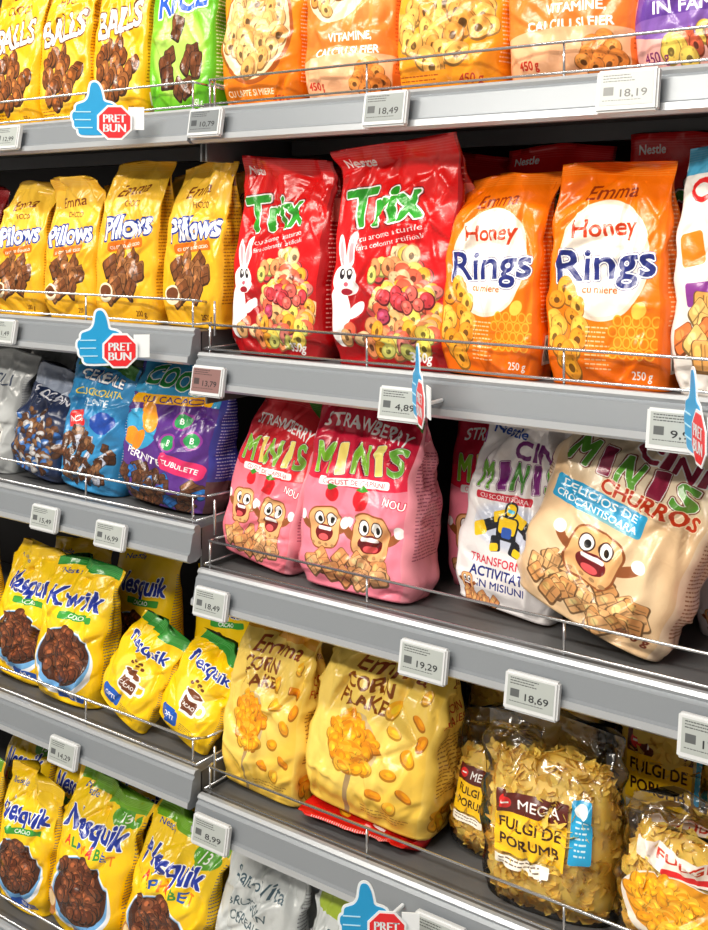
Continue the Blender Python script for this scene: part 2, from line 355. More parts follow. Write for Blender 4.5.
def d_blue():
    c = Canvas((50, 136, 192)); c.rr(50, 142, 104, 18, 0, (70, 130, 60)); c.text('CEREALE', 50, 124, 11, WH, w=76, bold=2, out=[((30, 60, 120), 3)])
    c.text('CU CIOCOLATA', 52, 108, 8, (250, 220, 80), w=76, rot=5); c.text('SI LAPTE', 50, 97, 8, (220, 240, 255), w=50, rot=5)
    c.rr(28, 76, 30, 18, 5, (225, 50, 50), 12); c.text('NOU', 28, 76, 7, WH, rot=12); c.ell(74, 78, 18, 12, (30, 70, 160))
    pile(c, pillow, 50, 38, 46, 30, 6, [(100, 60, 36), (130, 90, 60), (180, 185, 205), (70, 40, 24), (84, 50, 30)], 90, 3); c.lines(104, 136, 20, 130, WH); return c
def d_choc():
    c = Canvas((88, 46, 134)); c.rr(50, 128, 104, 50, 0, (54, 150, 200)); c.text('COOL', 46, 123, 18, (40, 150, 70), w=64, bold=4, rot=-3, out=[(WH, 3)])
    c.rr(50, 103, 84, 9, 3, (250, 180, 14), 6); c.text('CU CACAO', 50, 103, 6, (60, 30, 120), w=60, rot=6)
    c.ell(24, 70, 22, 20, (56, 160, 210)); c.ell(18, 62, 12, 9, (245, 150, 30)); c.ell(36, 84, 8, 15, (245, 160, 40), 20); c.ell(28, 60, 6, 12, (240, 140, 30), -30)
    for x, y in ((70, 86), (84, 70), (62, 64)):
        c.ell(x, y, 9, 9, (150, 60, 160)); c.ell(x, y, 7, 7, (50, 160, 90)); c.text('B', x, y, 6, WH)
    c.text('PERNITE', 36, 46, 7, WH, w=42, rot=-8, bold=1); c.rr(76, 44, 42, 16, 5, (225, 50, 110), -10); c.text('TUBULETE', 76, 44, 5, WH, w=32, rot=-10)
    pile(c, pillow, 50, 18, 50, 18, 6, [(84, 50, 32), (120, 78, 48), (40, 110, 190), (94, 58, 38)], 80, 3)
    c.rr(120, 75, 44, 150, 0, (60, 60, 150)); c.rr(120, 16, 44, 34, 0, (90, 60, 60)); c.lines(104, 136, 36, 130, (225, 215, 245)); return c
def d_grey():
    c = Canvas((176, 180, 182)); c.text('MUSLI', 50, 115, 14, (60, 70, 90), w=70); c.ell(50, 50, 36, 28, (210, 212, 210)); pile(c, flake, 50, 50, 30, 24, 6, [(190, 150, 110), (90, 55, 35)], 36, 3); c.lines(104, 136, 20, 120, (120, 120, 130)); return c
def d_mus():
    c = Canvas((34, 46, 78)); c.rr(50, 132, 104, 32, 0, (150, 160, 180)); c.text('CROCANT', 50, 110, 11, (230, 230, 240), w=80, bold=1); pile(c, flake, 50, 44, 48, 44, 6, [(120, 84, 54), (90, 56, 36), (170, 168, 170), (50, 96, 160), (70, 44, 30)], 160, 3); c.lines(104, 136, 20, 120, WH); return c
def d_sano():
    c = Canvas((216, 222, 224)); c.ell(30, 142, 36, 16, (170, 195, 60)); c.ell(76, 146, 36, 12, (90, 120, 170)); c.text('SanoVita', 50, 112, 11, (70, 95, 110), w=66, bold=1); c.text('BRUGGEN', 44, 92, 7, (80, 100, 110), w=50)
    c.text('CEREALE', 44, 80, 7, (80, 100, 110), w=44); pile(c, flake, 50, 34, 44, 26, 8, [(190, 150, 90), (150, 100, 60)], 36, 3); c.lines(104, 136, 20, 120, (120, 120, 130)); return c
def d_mega():
    c = Canvas((255, 255, 255), alpha=0.0)
    c.rr(42, 86, 56, 16, 1, (92, 34, 26)); c.text('MEGA', 48, 86, 8, WH, w=32, bold=1.6); c.ell(22, 86, 5, 5, (220, 40, 40)); c.rr(22, 86, 6, 1.6, 0, WH)
    c.rr(42, 62, 56, 32, 1, (250, 200, 32)); c.text('FULGI DE', 42, 70, 8.5, (60, 30, 15), w=48, bold=2); c.text('PORUMB', 42, 57, 8.5, (60, 30, 15), w=46, bold=2)
    c.rr(80, 76, 15, 46, 2, (40, 165, 220)); c.ell(80, 92, 5, 5, WH); c.lines(76, 86, 58, 84, WH, 4, 1.4)
    c.rr(36, 40, 44, 8, 1, (250, 244, 230)); c.lines(18, 52, 38, 42, (80, 60, 50), 3)
    return c
def d_clear():
    c = Canvas((255, 255, 255), alpha=0.0); c.rr(50, 30, 50, 12, 1, (250, 200, 32)); return c
def d_bowl():
    c = Canvas((255, 255, 255), alpha=0.0)
    c.rr(50, 94, 84, 20, 3, (250, 236, 226)); c.text('FULGI', 46, 98, 7, (200, 50, 30), w=42, bold=2, rot=6); c.rr(58, 88, 54, 5, 2, (220, 40, 40), 6)
    c.ell(50, 48, 47, 36, (236, 226, 214)); c.ell(50, 52, 43, 31, (225, 150, 30)); pile(c, flake, 50, 53, 39, 27, 7, [(248, 172, 30), (252, 192, 56), (240, 156, 22)], 110, 3)
    c.lines(24, 70, 12, 20, (190, 60, 40), 3)
    return c
def d_red():
    c = Canvas((200, 18, 16)); c.text('MUSLI', 50, 100, 16, WH, w=80, bold=2); pile(c, flake, 50, 50, 36, 26, 8, [(246, 176, 34)], 20, 3); c.lines(104, 136, 20, 120, WH); return c

makers = dict(balls=d_balls, rice=d_rice, loops=d_loops, loops2=d_loops2, vit=d_vit, activ=d_activ, pillows=d_pillows, trix=d_trix, rings=d_rings,
              mixw=d_mixw, dark=d_dark, straw=d_straw, straw2=lambda: d_straw((210, 40, 50), (234, 120, 138)), cini=d_cini, churros=d_churros, nesq=lambda: nesq('Nesquik'),
              kwik=lambda: nesq('Kwik', kw=True), alph=lambda: nesq('Nesquik', alph=True), cocoa=d_cocoa, corn=d_corn, blue=d_blue,
              choc=d_choc, grey=d_grey, mus=d_mus, sano=d_sano, mega=d_mega, bowl=d_bowl, red=d_red, clear=d_clear)
FILM = ('mega', 'bowl', 'clear')

# ------------------------------------------------------------------ materials
def newmat(n):
    m = bpy.data.materials.new(n); m.use_nodes = True
    nt = m.node_tree; return m, nt, nt.nodes['Principled BSDF']
def plain(n, col, rough=.5, metal=0, noise=0):
    m, nt, p = newmat(n)
    lin = [((v / 255) / 12.92 if v / 255 < .04045 else ((v / 255 + .055) / 1.055) ** 2.4) for v in col]
    p.inputs['Base Color'].default_value = (*lin, 1); p.inputs['Roughness'].default_value = rough; p.inputs['Metallic'].default_value = metal
    if noise:
        tx = nt.nodes.new('ShaderNodeTexNoise'); tx.inputs['Scale'].default_value = 30
        tc = nt.nodes.new('ShaderNodeTexCoord'); nt.links.new(tc.outputs['Object'], tx.inputs['Vector'])
        r = nt.nodes.new('ShaderNodeValToRGB')
        r.color_ramp.elements[0].color = (*[v * (1 - noise) for v in lin], 1); r.color_ramp.elements[1].color = (*[min(1, v * (1 + noise)) for v in lin], 1)
        nt.links.new(tx.outputs['Fac'], r.inputs['Fac']); nt.links.new(r.outputs['Color'], p.inputs['Base Color'])
    return m
def bump(nt, target, vs=15, s1=.9, s2=.35, dist=.008):
    """crinkled film: ridged multifractal creases + fine noise"""
    tc = nt.nodes.new('ShaderNodeTexCoord'); oi = nt.nodes.new('ShaderNodeObjectInfo')
    va = nt.nodes.new('ShaderNodeVectorMath'); va.operation = 'ADD'
    nt.links.new(tc.outputs['Object'], va.inputs[0]); nt.links.new(oi.outputs['Location'], va.inputs[1])
    st = nt.nodes.new('ShaderNodeMapping'); st.inputs['Scale'].default_value = (1.3, 1, .8); nt.links.new(va.outputs[0], st.inputs['Vector'])
    v = nt.nodes.new('ShaderNodeTexNoise'); v.noise_type = 'RIDGED_MULTIFRACTAL'; v.inputs['Scale'].default_value = vs
    v.inputs['Detail'].default_value = 2.0; v.inputs['Distortion'].default_value = .6
    nt.links.new(st.outputs[0], v.inputs['Vector'])
    b1 = nt.nodes.new('ShaderNodeBump'); b1.inputs['Strength'].default_value = s1; b1.inputs['Distance'].default_value = dist
    nt.links.new(v.outputs['Fac'], b1.inputs['Height'])
    n = nt.nodes.new('ShaderNodeTexNoise'); n.inputs['Scale'].default_value = 55; n.inputs['Detail'].default_value = 3; n.inputs['Distortion'].default_value = 1.2
    b2 = nt.nodes.new('ShaderNodeBump'); b2.inputs['Strength'].default_value = s2; b2.inputs['Distance'].default_value = .002
    nt.links.new(va.outputs[0], n.inputs['Vector']); nt.links.new(n.outputs['Fac'], b2.inputs['Height']); nt.links.new(b1.outputs['Normal'], b2.inputs['Normal'])
    nt.links.new(b2.outputs['Normal'], target)
MATS = {}
def bagmat(key):
    if key in MATS: return MATS[key]
    cv = makers[key]()
    if key not in FILM:
        for i in range(6): cv.rr(70, 149.3 - i * 1.6, 140, .5, 0, (255, 255, 255), op=.18)
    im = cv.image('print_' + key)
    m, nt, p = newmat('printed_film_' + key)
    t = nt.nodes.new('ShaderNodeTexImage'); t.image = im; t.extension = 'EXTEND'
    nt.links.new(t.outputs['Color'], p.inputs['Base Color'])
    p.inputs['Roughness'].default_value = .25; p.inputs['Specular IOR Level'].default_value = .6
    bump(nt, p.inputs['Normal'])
    if key in FILM:
        tr = nt.nodes.new('ShaderNodeBsdfTransparent'); gl = nt.nodes.new('ShaderNodeBsdfGlossy'); gl.inputs['Roughness'].default_value = .14
        bump(nt, gl.inputs['Normal'], 16, .9, .5, .012)
        fr = nt.nodes.new('ShaderNodeFresnel'); fr.inputs['IOR'].default_value = 1.25
        ad = nt.nodes.new('ShaderNodeMath'); ad.operation = 'ADD'; ad.inputs[1].default_value = .07; nt.links.new(fr.outputs[0], ad.inputs[0])
        m1 = nt.nodes.new('ShaderNodeMixShader'); nt.links.new(ad.outputs[0], m1.inputs[0]); nt.links.new(tr.outputs[0], m1.inputs[1]); nt.links.new(gl.outputs[0], m1.inputs[2])
        m2 = nt.nodes.new('ShaderNodeMixShader'); nt.links.new(t.outputs['Alpha'], m2.inputs[0]); nt.links.new(m1.outputs[0], m2.inputs[1]); nt.links.new(p.outputs[0], m2.inputs[2])
        nt.links.new(m2.outputs[0], nt.nodes['Material Output'].inputs['Surface'])
    MATS[key] = m
    return m
M_flake = plain('corn_flake', (255, 204, 92), .5, noise=.18)
_p = M_flake.node_tree.nodes['Principled BSDF']
_p.inputs['Subsurface Weight'].default_value = .25; _p.inputs['Subsurface Radius'].default_value = (.01, .006, .002); _p.inputs['Subsurface Scale'].default_value = 1.0

# ------------------------------------------------------------------ bags
def ss(a, b, x): t = np.clip((x - a) / (b - a), 0, 1); return t * t * (3 - 2 * t)
def bag_geo(w, h, d, n0, xb, p, seed, topw, fold, nf=64, ns=14, nb=12, nr=88, crease=1.0, droop=.008, tilt=0):
    g = np.random.RandomState(seed)
    v = np.linspace(0, 1, nr)[:, None]
    n = n0 + (2.2 - n0) * ss(.45, .97, v)
    a = w / 2 * (.92 + .08 * ss(0, .1, v)) * (1 + (topw - 1) * ss(.55, 1, v))
    b = np.maximum(.0012, d / 2 * (.74 + .26 * ss(0, .16, v)) * (1 - np.clip(v / .93, 0, 1) ** p))
    yb = (1 - xb ** n) ** (1 / n)
    fx = np.linspace(-xb, xb, nf + 1)[None, :-1] + 0 * v
    fy = -(1 - np.abs(fx) ** n) ** (1 / n)
    sv = np.linspace(-1, 1, ns + 1)[None, :-1]
    ry = yb * sv; rx = (1 - np.abs(ry) ** n) ** (1 / n)
    gus = 1 - .2 * (1 - np.abs(sv)) * ss(.3, .9, v) * (n0 > 3)
    bx = np.linspace(xb, -xb, nb + 1)[None, :-1] + 0 * v
    by = (1 - np.abs(bx) ** n) ** (1 / n)
    X = np.hstack([fx, rx * gus, bx, -rx * gus]); Y = np.hstack([fy, ry, by, -ry])
    N = X.shape[1]
    Wf = np.zeros((1, N)); Wf[0, :nf] = 1 - np.abs(np.linspace(-1, 1, nf + 1)[:-1]) ** 12
    Wb = np.zeros((1, N)); eb = np.linspace(-1, 1, nb + 1)[:-1]; Wb[0, nf + ns:nf + ns + nb] = 1 - np.abs(eb) ** 8
    Ws = np.zeros((1, N)); es = 1 - np.abs(np.linspace(-1, 1, ns + 1)[:-1]) ** 4
    Ws[0, nf:nf + ns] = es; Ws[0, nf + ns + nb:] = -es
    PX = X * a; PY = Y * b; PZ = v * h + 0 * X
    def field(P, hw, K, amp):
        F = 0 * P
        for i in range(K):
            top = g.rand() < .55
            cz = h * (g.uniform(.58, .95) if top else g.uniform(0.0, .6)); cx = g.uniform(-hw, hw)
            an = g.normal(0, .65) + (cx / hw) * (-.35 if top else .7)
            L = h * g.uniform(.05, .20); wd = g.uniform(.0016, .0060); A = amp * g.uniform(.35, 1) * g.choice([-1, 1])
            if not top: A *= .65; wd *= 1.2
            dx = P - cx; dz = PZ - cz
            al = dx * math.sin(an) + dz * math.cos(an); pe = dx * math.cos(an) - dz * math.sin(an)
            pe = pe + al * al * g.uniform(-6, 6)
            q = pe / wd
            F += A * np.exp(-np.where(q > 0, np.abs(q) ** 1.05 * .5, q * q * 2.5) - (al / L) ** 2)
        wx = .006 * np.sin(P * 31 + PZ * 17 + g.rand() * 6); wz = .006 * np.sin(PZ * 27 - P * 22 + g.rand() * 6)
        for i in range(8):
            th = g.uniform(0, math.pi); k = g.uniform(16, 48)
            ph = ((P + wx) * math.cos(th) + (PZ + wz) * math.sin(th)) * k + g.rand()
            m1, m2 = g.normal(0, 16, 2)
            mask = .5 + .5 * np.sin(P * m1 + PZ * m2 + g.rand() * 6)
            F += amp * (9 / k) * 1.35 * (np.abs(ph % 1 - .5) - .25) * mask
        return F
    env = (1 - .6 * ss(.9, .95, v)) * ss(0, .04, v)
    F = field(PX, w / 2, 54, .0043 * crease)
    PY = PY - F * Wf * env + F * Wb * env
    G = field(PY, d / 2, 18, .0034 * crease)
    PX = PX + G * Ws * env
    s1, s2 = g.rand(2) * 6
    fold = fold + g.normal(0, .003)
    wav = (.008 * np.sin(X * 3.2 + s1) + .004 * np.sin(X * 7 + s2)) * min(crease, 1.3)
    PY = PY + ss(.72, 1, v) * (fold + wav) + fold * ss(.9, 1, v)
    PX = PX + np.sign(X) * .0010 * crease * np.abs(X) ** 4 * (np.sin(v * 17 + s1) + .6 * np.sin(v * 31 + s2))
    PZ = PZ - droop * np.abs(X) ** 3 * ss(.7, 1, v) + (tilt + g.normal(0, .003)) * X * ss(.6, 1, v) + .0022 * np.sin(X * 5 + s2) * ss(.9, 1, v)
    V = np.stack([PX, PY, PZ], -1).reshape(-1, 3)
    r, c = np.mgrid[0:nr - 1, 0:N]; c2 = (c + 1) % N
    Q = np.stack([r * N + c, r * N + c2, (r + 1) * N + c2, (r + 1) * N + c], -1).reshape(-1, 4)
    seg = np.concatenate([np.arange(nf) / nf * .714, .714 + np.arange(ns) / ns * .286, np.arange(nb)[::-1] / nb * .714, .714 + np.arange(ns) / ns * .286])
    se2 = np.concatenate([np.arange(1, nf + 1) / nf * .714, .714 + np.arange(1, ns + 1) / ns * .286, np.arange(nb)[::-1] / nb * .714 + .714 / nb, .714 + np.arange(1, ns + 1) / ns * .286])
    u0 = seg[c].reshape(-1); u1 = se2[c].reshape(-1); v0 = (r / (nr - 1)).reshape(-1); v1 = ((r + 1) / (nr - 1)).reshape(-1)
    UV = np.stack([np.stack([u0, v0], -1), np.stack([u1, v0], -1), np.stack([u1, v1], -1), np.stack([u0, v1], -1)], 1).reshape(-1, 2)
    nv = len(V)
    V = np.vstack([V, [[0, 0, 0], [0, V[-N:, 1].mean(), h]]])
    F_ = Q.tolist(); uvx = []
    for i in range(N):
        j = (i + 1) % N
        F_.append([j, i, nv]); uvx += [[.3, .01]] * 3
    b0 = (nr - 1) * N
    for i in range(N):
        j = (i + 1) % N
        F_.append([b0 + i, b0 + j, nv + 1]); uvx += [[.3, .99]] * 3
    return V, F_, np.vstack([UV, uvx])

def place(ob, X, Y, Z, yaw, roll, lean):
    ob.matrix_world = Matrix.Translation((X, Y, Z)) @ Matrix.Rotation(math.radians(yaw), 4, 'Z') @ Matrix.Rotation(math.radians(-lean), 4, 'X') @ Matrix.Rotation(math.radians(roll), 4, 'Y')

_seed = [10]
def bag(name, tex, X, Yf, zb, w, h, d=.07, gus=True, yaw=0, roll=0, lean=0, p=3.0, topw=1.02, fold=.004, back=False, lo=False, crease=1.0, flakes=0, fillh=.7, droop=.008, tilt=0):
    _seed[0] += 1; sd = _seed[0]
    n0, xb = (5.2, .9) if gus else (2.6, .93)
    k = dict(nf=22, ns=5, nb=6, nr=30) if lo else {}
    V, F, UV = bag_geo(w, h, d, n0, xb, p, sd, topw, fold, crease=crease, droop=droop, tilt=tilt, **k)
    mats = [bagmat(tex)]; mi = [0] * len(F)
    if flakes:
        V2, F2, UV2 = bag_geo(w * .88, h * fillh, d * .84, 2.6, .9, 6, sd + 500, .9, 0, nf=20, ns=5, nb=8, nr=20, crease=.6)
        V2[:, 2] += .004
        o = len(V); V = np.vstack([V, V2]); F += [[i + o for i in f] for f in F2]; UV = np.vstack([UV, UV2]); mi += [1] * len(F2)
        g = np.random.RandomState(sd); mats.append(M_flake)
        ids = g.randint(0, len(V2) - 2, flakes)
        av = []; nf0 = len(V)
        for q in ids:
            c = V2[q]; r = g.uniform(.006, .0115); ax = g.normal(0, 1, 3); ax /= np.linalg.norm(ax)
            R = np.array(Matrix.Rotation(g.uniform(0, 6.28), 3, Vector(ax)))
            pts = [[0, 0, -.25 * r]]
            for j in range(7):
                t = j / 7 * 6.283; rr = r * g.uniform(.7, 1.1); pts.append([rr * math.cos(t), rr * .75 * math.sin(t), .35 * r * math.cos(2 * t) * g.uniform(.5, 1)])
            cc = c.copy(); cc[0] *= .98; cc[1] *= .98
            P_ = np.array(pts) @ R.T + cc
            P_[:, 2] = np.maximum(P_[:, 2], .002)
            o = nf0 + len(av); av += P_.tolist()
            for j in range(7): F.append([o, o + 1 + j, o + 1 + (j + 1) % 7]); mi.append(1)
        V = np.vstack([V, av]); UV = np.vstack([UV, np.zeros((flakes * 21, 2))])
    me = bpy.data.meshes.new(name); me.from_pydata(V.tolist(), [], F)
    uvl = me.uv_layers.new(name='UVMap'); uvl.data.foreach_set('uv', UV.ravel().astype(np.float32))
    for m in mats: me.materials.append(m)
    me.polygons.foreach_set('material_index', mi); me.polygons.foreach_set('use_smooth', [True] * len(F)); me.update()
    ob = bpy.data.objects.new(name, me); col_root.objects.link(ob)
    place(ob, X, Yf + d / 2, 0, yaw, roll, lean)
    R = np.array(ob.matrix_world)[:3, :3]; W = V @ R.T
    ob.location.z = zb - W[:, 2].min() + .0005
    if back:
        bag(name, tex, X, Yf + d + .02, zb, w * .96, h * .97, d, gus, yaw, 0, 2, p, topw, fold, False, True)
    return ob

ZC = 1.45
ZA, ZBr, ZBl, ZCr, ZCl, ZDr, ZDl, ZE = ZC + .131, ZC - .181, ZC - .151, ZC - .457, ZC - .404, ZC - .745, ZC - .718, ZC - 1.06
P = .018
CB = 'chocolate_balls_cereal_bag'
# --- row A
z = ZA + P
for X, w in ((-1.645, .115), (-1.525, .115), (-1.405, .115), (-1.288, .115), (-1.170, .112)):
    bag(CB, 'balls', X, 1.05, z, w, .24, .07, yaw=random.Random(X).uniform(-3, 3), back=True, crease=1.3)
bag('chocolate_rice_cereal_bag', 'rice', -1.050, 1.05, z, .120, .25, .07, yaw=2, back=True, crease=1.4)
bag('honey_loops_cereal_bag', 'loops', -.918, 1.05, z, .134, .24, .075, gus=False, back=True, crease=1.7)
bag('vitamin_loops_cereal_bag', 'vit', -.781, 1.05, z, .135, .235, .08, gus=False, yaw=2, back=True, crease=1.7)
bag('honey_loops_cereal_bag', 'loops2', -.639, 1.045, z, .142, .235, .08, gus=False, yaw=-2, back=True, crease=1.8)
bag('vitamin_loops_cereal_bag', 'vit', -.491, 1.045, z, .148, .235, .08, gus=False, back=True, crease=1.7)
bag('family_cereal_bag', 'activ', -.352, 1.045, z, .14, .235, .08, gus=False, back=True, crease=1.7)
bag('vitamin_loops_cereal_bag', 'vit', -.200, 1.045, z, .14, .25, .08, gus=False)
# --- row B left
z = ZBl + P
PB = 'chocolate_pillows_cereal_bag'
bag('cocoa_cereal_bag', 'dark', -1.635, 1.05, z, .12, .2, .07)
bag('cocoa_cereal_bag', 'dark', -1.515, 1.05, z, .115, .2, .07)
bag(PB, 'pillows', -1.396, 1.05, z, .114, .205, .07, yaw=2, back=True, tilt=.004, fold=.010, crease=1.5)
bag(PB, 'pillows', -1.276, 1.05, z, .115, .208, .07, yaw=-1, back=True, fold=-.006, tilt=-.006, crease=1.5)
bag(PB, 'pillows', -1.154, 1.045, z, .12, .228, .075, yaw=2, back=True, fold=.010, tilt=.008, crease=1.5)
bag(PB, 'pillows', -1.030, 1.05, z, .114, .222, .07, yaw=-2, roll=1, back=True, topw=1.0, crease=1.5)
# --- row B right
z = ZBr + P
bag('fruit_rings_cereal_bag', 'trix', -.885, 1.05, z, .155, .25, .08, yaw=0, lean=1, back=True, fold=-.006, p=3.2, topw=1.05, crease=2.0, tilt=-.008, droop=0)
bag('fruit_rings_cereal_bag', 'trix', -.712, 1.045, z, .174, .262, .10, yaw=3, lean=0, back=True, topw=1.08, p=3.4, fold=-.014, crease=2.2, tilt=.008, droop=0)
bag('honey_rings_cereal_bag', 'rings', -.582, 1.045, z, .122, .222, .072, yaw=1, roll=1.5, fold=.01, p=3.2, tilt=.006, crease=1.6, droop=.002)
bag('honey_rings_cereal_bag', 'rings', -.447, 1.045, z, .134, .232, .080, yaw=0, fold=.006, p=3.2, crease=1.6, droop=.002, topw=1.04)
bag('fruit_rings_cereal_bag', 'trix', -.56, 1.15, z, .15, .262, .07, lo=True)
bag('fruit_rings_cereal_bag', 'trix', -.40, 1.15, z, .15, .268, .07, lo=True)
bag('crunchy_cereal_bag', 'mixw', -.316, 1.045, z, .125, .248, .07, yaw=0, back=True, crease=1.6)
bag('crunchy_cereal_bag', 'mixw', -.18, 1.045, z, .125, .245, .07)
# --- row C left
z = ZCl + P
bag('muesli_bag', 'grey', -1.62, 1.05, z, .13, .18, .08, gus=False)
bag('muesli_bag', 'grey', -1.495, 1.06, z, .125, .19, .08, gus=False, roll=4, back=True, crease=2.0)
bag('chocolate_muesli_bag', 'mus', -1.378, 1.05, z, .125, .16, .085, gus=False, roll=13, lean=8, crease=2.2, p=2.6)
bag('chocolate_muesli_bag', 'mus', -1.35, 1.17, z, .12, .19, .07, gus=False, lo=True)
bag('milk_chocolate_cereal_bag', 'blue', -1.252, 1.05, z, .13, .195, .08, gus=False, roll=5, lean=3, crease=2.3, p=2.8, back=True)
bag('cocoa_pillows_cereal_bag', 'choc', -1.098, 1.045, z, .178, .207, .11, gus=False, roll=4, lean=3, crease=2.5, p=2.8, fold=.006)
# --- row C right
z = ZCr + P
SB = 'strawberry_cereal_bag'
bag(SB, 'straw2', -.927, 1.055, z, .125, .215, .075, roll=9, lean=5, fold=.004, p=3.2, crease=1.9, droop=.002)
bag(SB, 'straw', -.86, 1.17, z, .14, .235, .07, lo=True)
bag(SB, 'straw', -.768, 1.045, z, .164, .236, .095, yaw=2, roll=1, lean=4, p=3.4, crease=2.5, topw=1.0, fold=.006, tilt=-.01)
bag(SB, 'straw', -.635, 1.16, z, .14, .225, .07, lo=True)
bag('cinnamon_cereal_bag', 'cini', -.588, 1.085, z, .132, .222, .07, roll=7, lean=5, p=3.4, crease=2.1, droop=.002)
bag('cinnamon_cereal_bag', 'cini', -.50, 1.185, z, .14, .235, .07, lo=True)
bag('churros_cereal_bag', 'churros', -.478, 1.040, z, .184, .220, .095, gus=False, roll=18, lean=8, crease=2.7, p=3.2, droop=0)
bag('cinnamon_cereal_bag', 'cini', -.33, 1.17, z, .14, .235, .07, lo=True)
bag('strawberry_cereal_bag', 'straw', -.262, 1.045, z, .13, .14, .08, gus=False, roll=6)
# --- row D left
z = ZDl + P
bag(CB, 'nesq', -1.66, 1.05, z, .13, .19, .08, gus=False)
bag(CB, 'nesq', -1.54, 1.05, z, .12, .19, .08, gus=False)
bag(CB, 'nesq', -1.415, 1.055, z, .135, .195, .08, gus=False, yaw=2, roll=5, lean=5, crease=2.2, back=True)
bag(CB, 'kwik', -1.298, 1.045, z, .140, .200, .085, gus=False, yaw=3, roll=3, lean=4, crease=2.3)
bag(CB, 'nesq', -1.265, 1.16, z, .135, .205, .075, gus=False, lo=True, roll=3)
bag(CB, 'nesq', -1.11, 1.19, z, .13, .19, .075, gus=False, lo=True)
bag('cocoa_powder_bag', 'cocoa', -1.170, 1.045, z, .108, .138, .045, gus=False, roll=22, lean=12, crease=1.7)
bag('cocoa_powder_bag', 'cocoa', -1.058, 1.05, z, .104, .130, .045, gus=False, roll=21, lean=14, crease=1.7)
# --- row D right
z = ZDr + P
bag('corn_flakes_bag', 'corn', -.922, 1.055, z, .134, .222, .08, roll=3, lean=4, p=3.2, crease=2.2, back=True)
bag('corn_flakes_bag', 'corn', -.762, 1.05, z + .012, .178, .212, .115, gus=True, yaw=5, roll=6, lean=4, p=3.2, crease=2.8)
CL = 'clear_corn_flakes_bag'
bag(CL, 'clear', -.625, 1.21, z, .19, .235, .08, gus=False, flakes=520, lo=True, crease=1.6, fillh=.95)
bag(CL, 'mega', -.625, 1.10, z, .10, .155, .08, gus=False, flakes=330, lo=True, roll=5, crease=1.6)
bag(CL, 'mega', -.523, 1.045, z, .155, .195, .10, gus=False, flakes=620, yaw=6, crease=2.2, p=3, fillh=.80)
bag(CL, 'mega', -.44, 1.21, z, .15, .235, .08, gus=False, flakes=400, lo=True, crease=1.6, fillh=.9)
bag(CL, 'mega', -.325, 1.16, z, .14, .215, .08, gus=False, flakes=350, lo=True, crease=1.6, fillh=.85)
bag(CL, 'bowl', -.385, 1.045, z, .13, .145, .09, gus=False, flakes=420, yaw=8, roll=10, crease=1.8, fillh=.72)
bag(CL, 'bowl', -.23, 1.045, z, .13, .16, .09, gus=False, flakes=300, lo=True)
# --- row E
z = ZE + P
bag(CB, 'alph', -1.66, 1.05, z, .13, .20, .08, gus=False)
bag(CB, 'alph', -1.535, 1.05, z, .125, .205, .08, gus=False, back=True)
bag(CB, 'nesq', -1.405, 1.05, z, .125, .200, .08, gus=False, roll=5, crease=2.1, back=True)
bag(CB, 'alph', -1.265, 1.045, z, .150, .222, .09, gus=False, roll=8, lean=3, crease=2.3, back=True)
bag(CB, 'alph', -1.115, 1.045, z, .142, .215, .09, gus=False, roll=10, lean=5, crease=2.3, back=True)
bag('oat_cereal_bag', 'sano', -.965, 1.06, z, .13, .235, .085, gus=False, roll=8, lean=4, crease=2.3, back=True)
bag('oat_cereal_bag', 'sano', -.795, 1.06, z, .14, .215, .08, gus=False, roll=5, back=True, crease=2.0)
bag('muesli_bag', 'grey', -.62, 1.06, z, .13, .2, .08, gus=False, roll=3)
bag('corn_flakes_bag', 'corn', -.45, 1.06, z, .14, .2, .08, lo=True)
bag('corn_flakes_bag', 'corn', -.3, 1.06, z, .14, .2, .08, lo=True)

def flatbag(name, tex, X, Y, zb, w, h, d, yaw):
    _seed[0] += 1
    V, F, UV = bag_geo(w, h, d, 2.4, .93, 5, _seed[0], 1.0, 0, crease=.8)
    me = bpy.data.meshes.new(name); me.from_pydata(V.tolist(), [], F)
    me.uv_layers.new(name='UVMap').data.foreach_set('uv', UV.ravel().astype(np.float32)); me.materials.append(bagmat(tex))
    me.polygons.foreach_set('use_smooth', [True] * len(F))
    ob = bpy.data.objects.new(name, me); col_root.objects.link(ob)
    ob.matrix_world = Matrix.Translation((X, Y, 0)) @ Matrix.Rotation(math.radians(yaw), 4, 'Z') @ Matrix.Rotation(math.radians(-90), 4, 'X')
    W = V @ np.array(ob.matrix_world)[:3, :3].T; ob.location.z = zb - W[:, 2].min() + .0005
flatbag('muesli_bag', 'red', -.85, 1.110, ZDr + P, .12, .165, .010, -86)

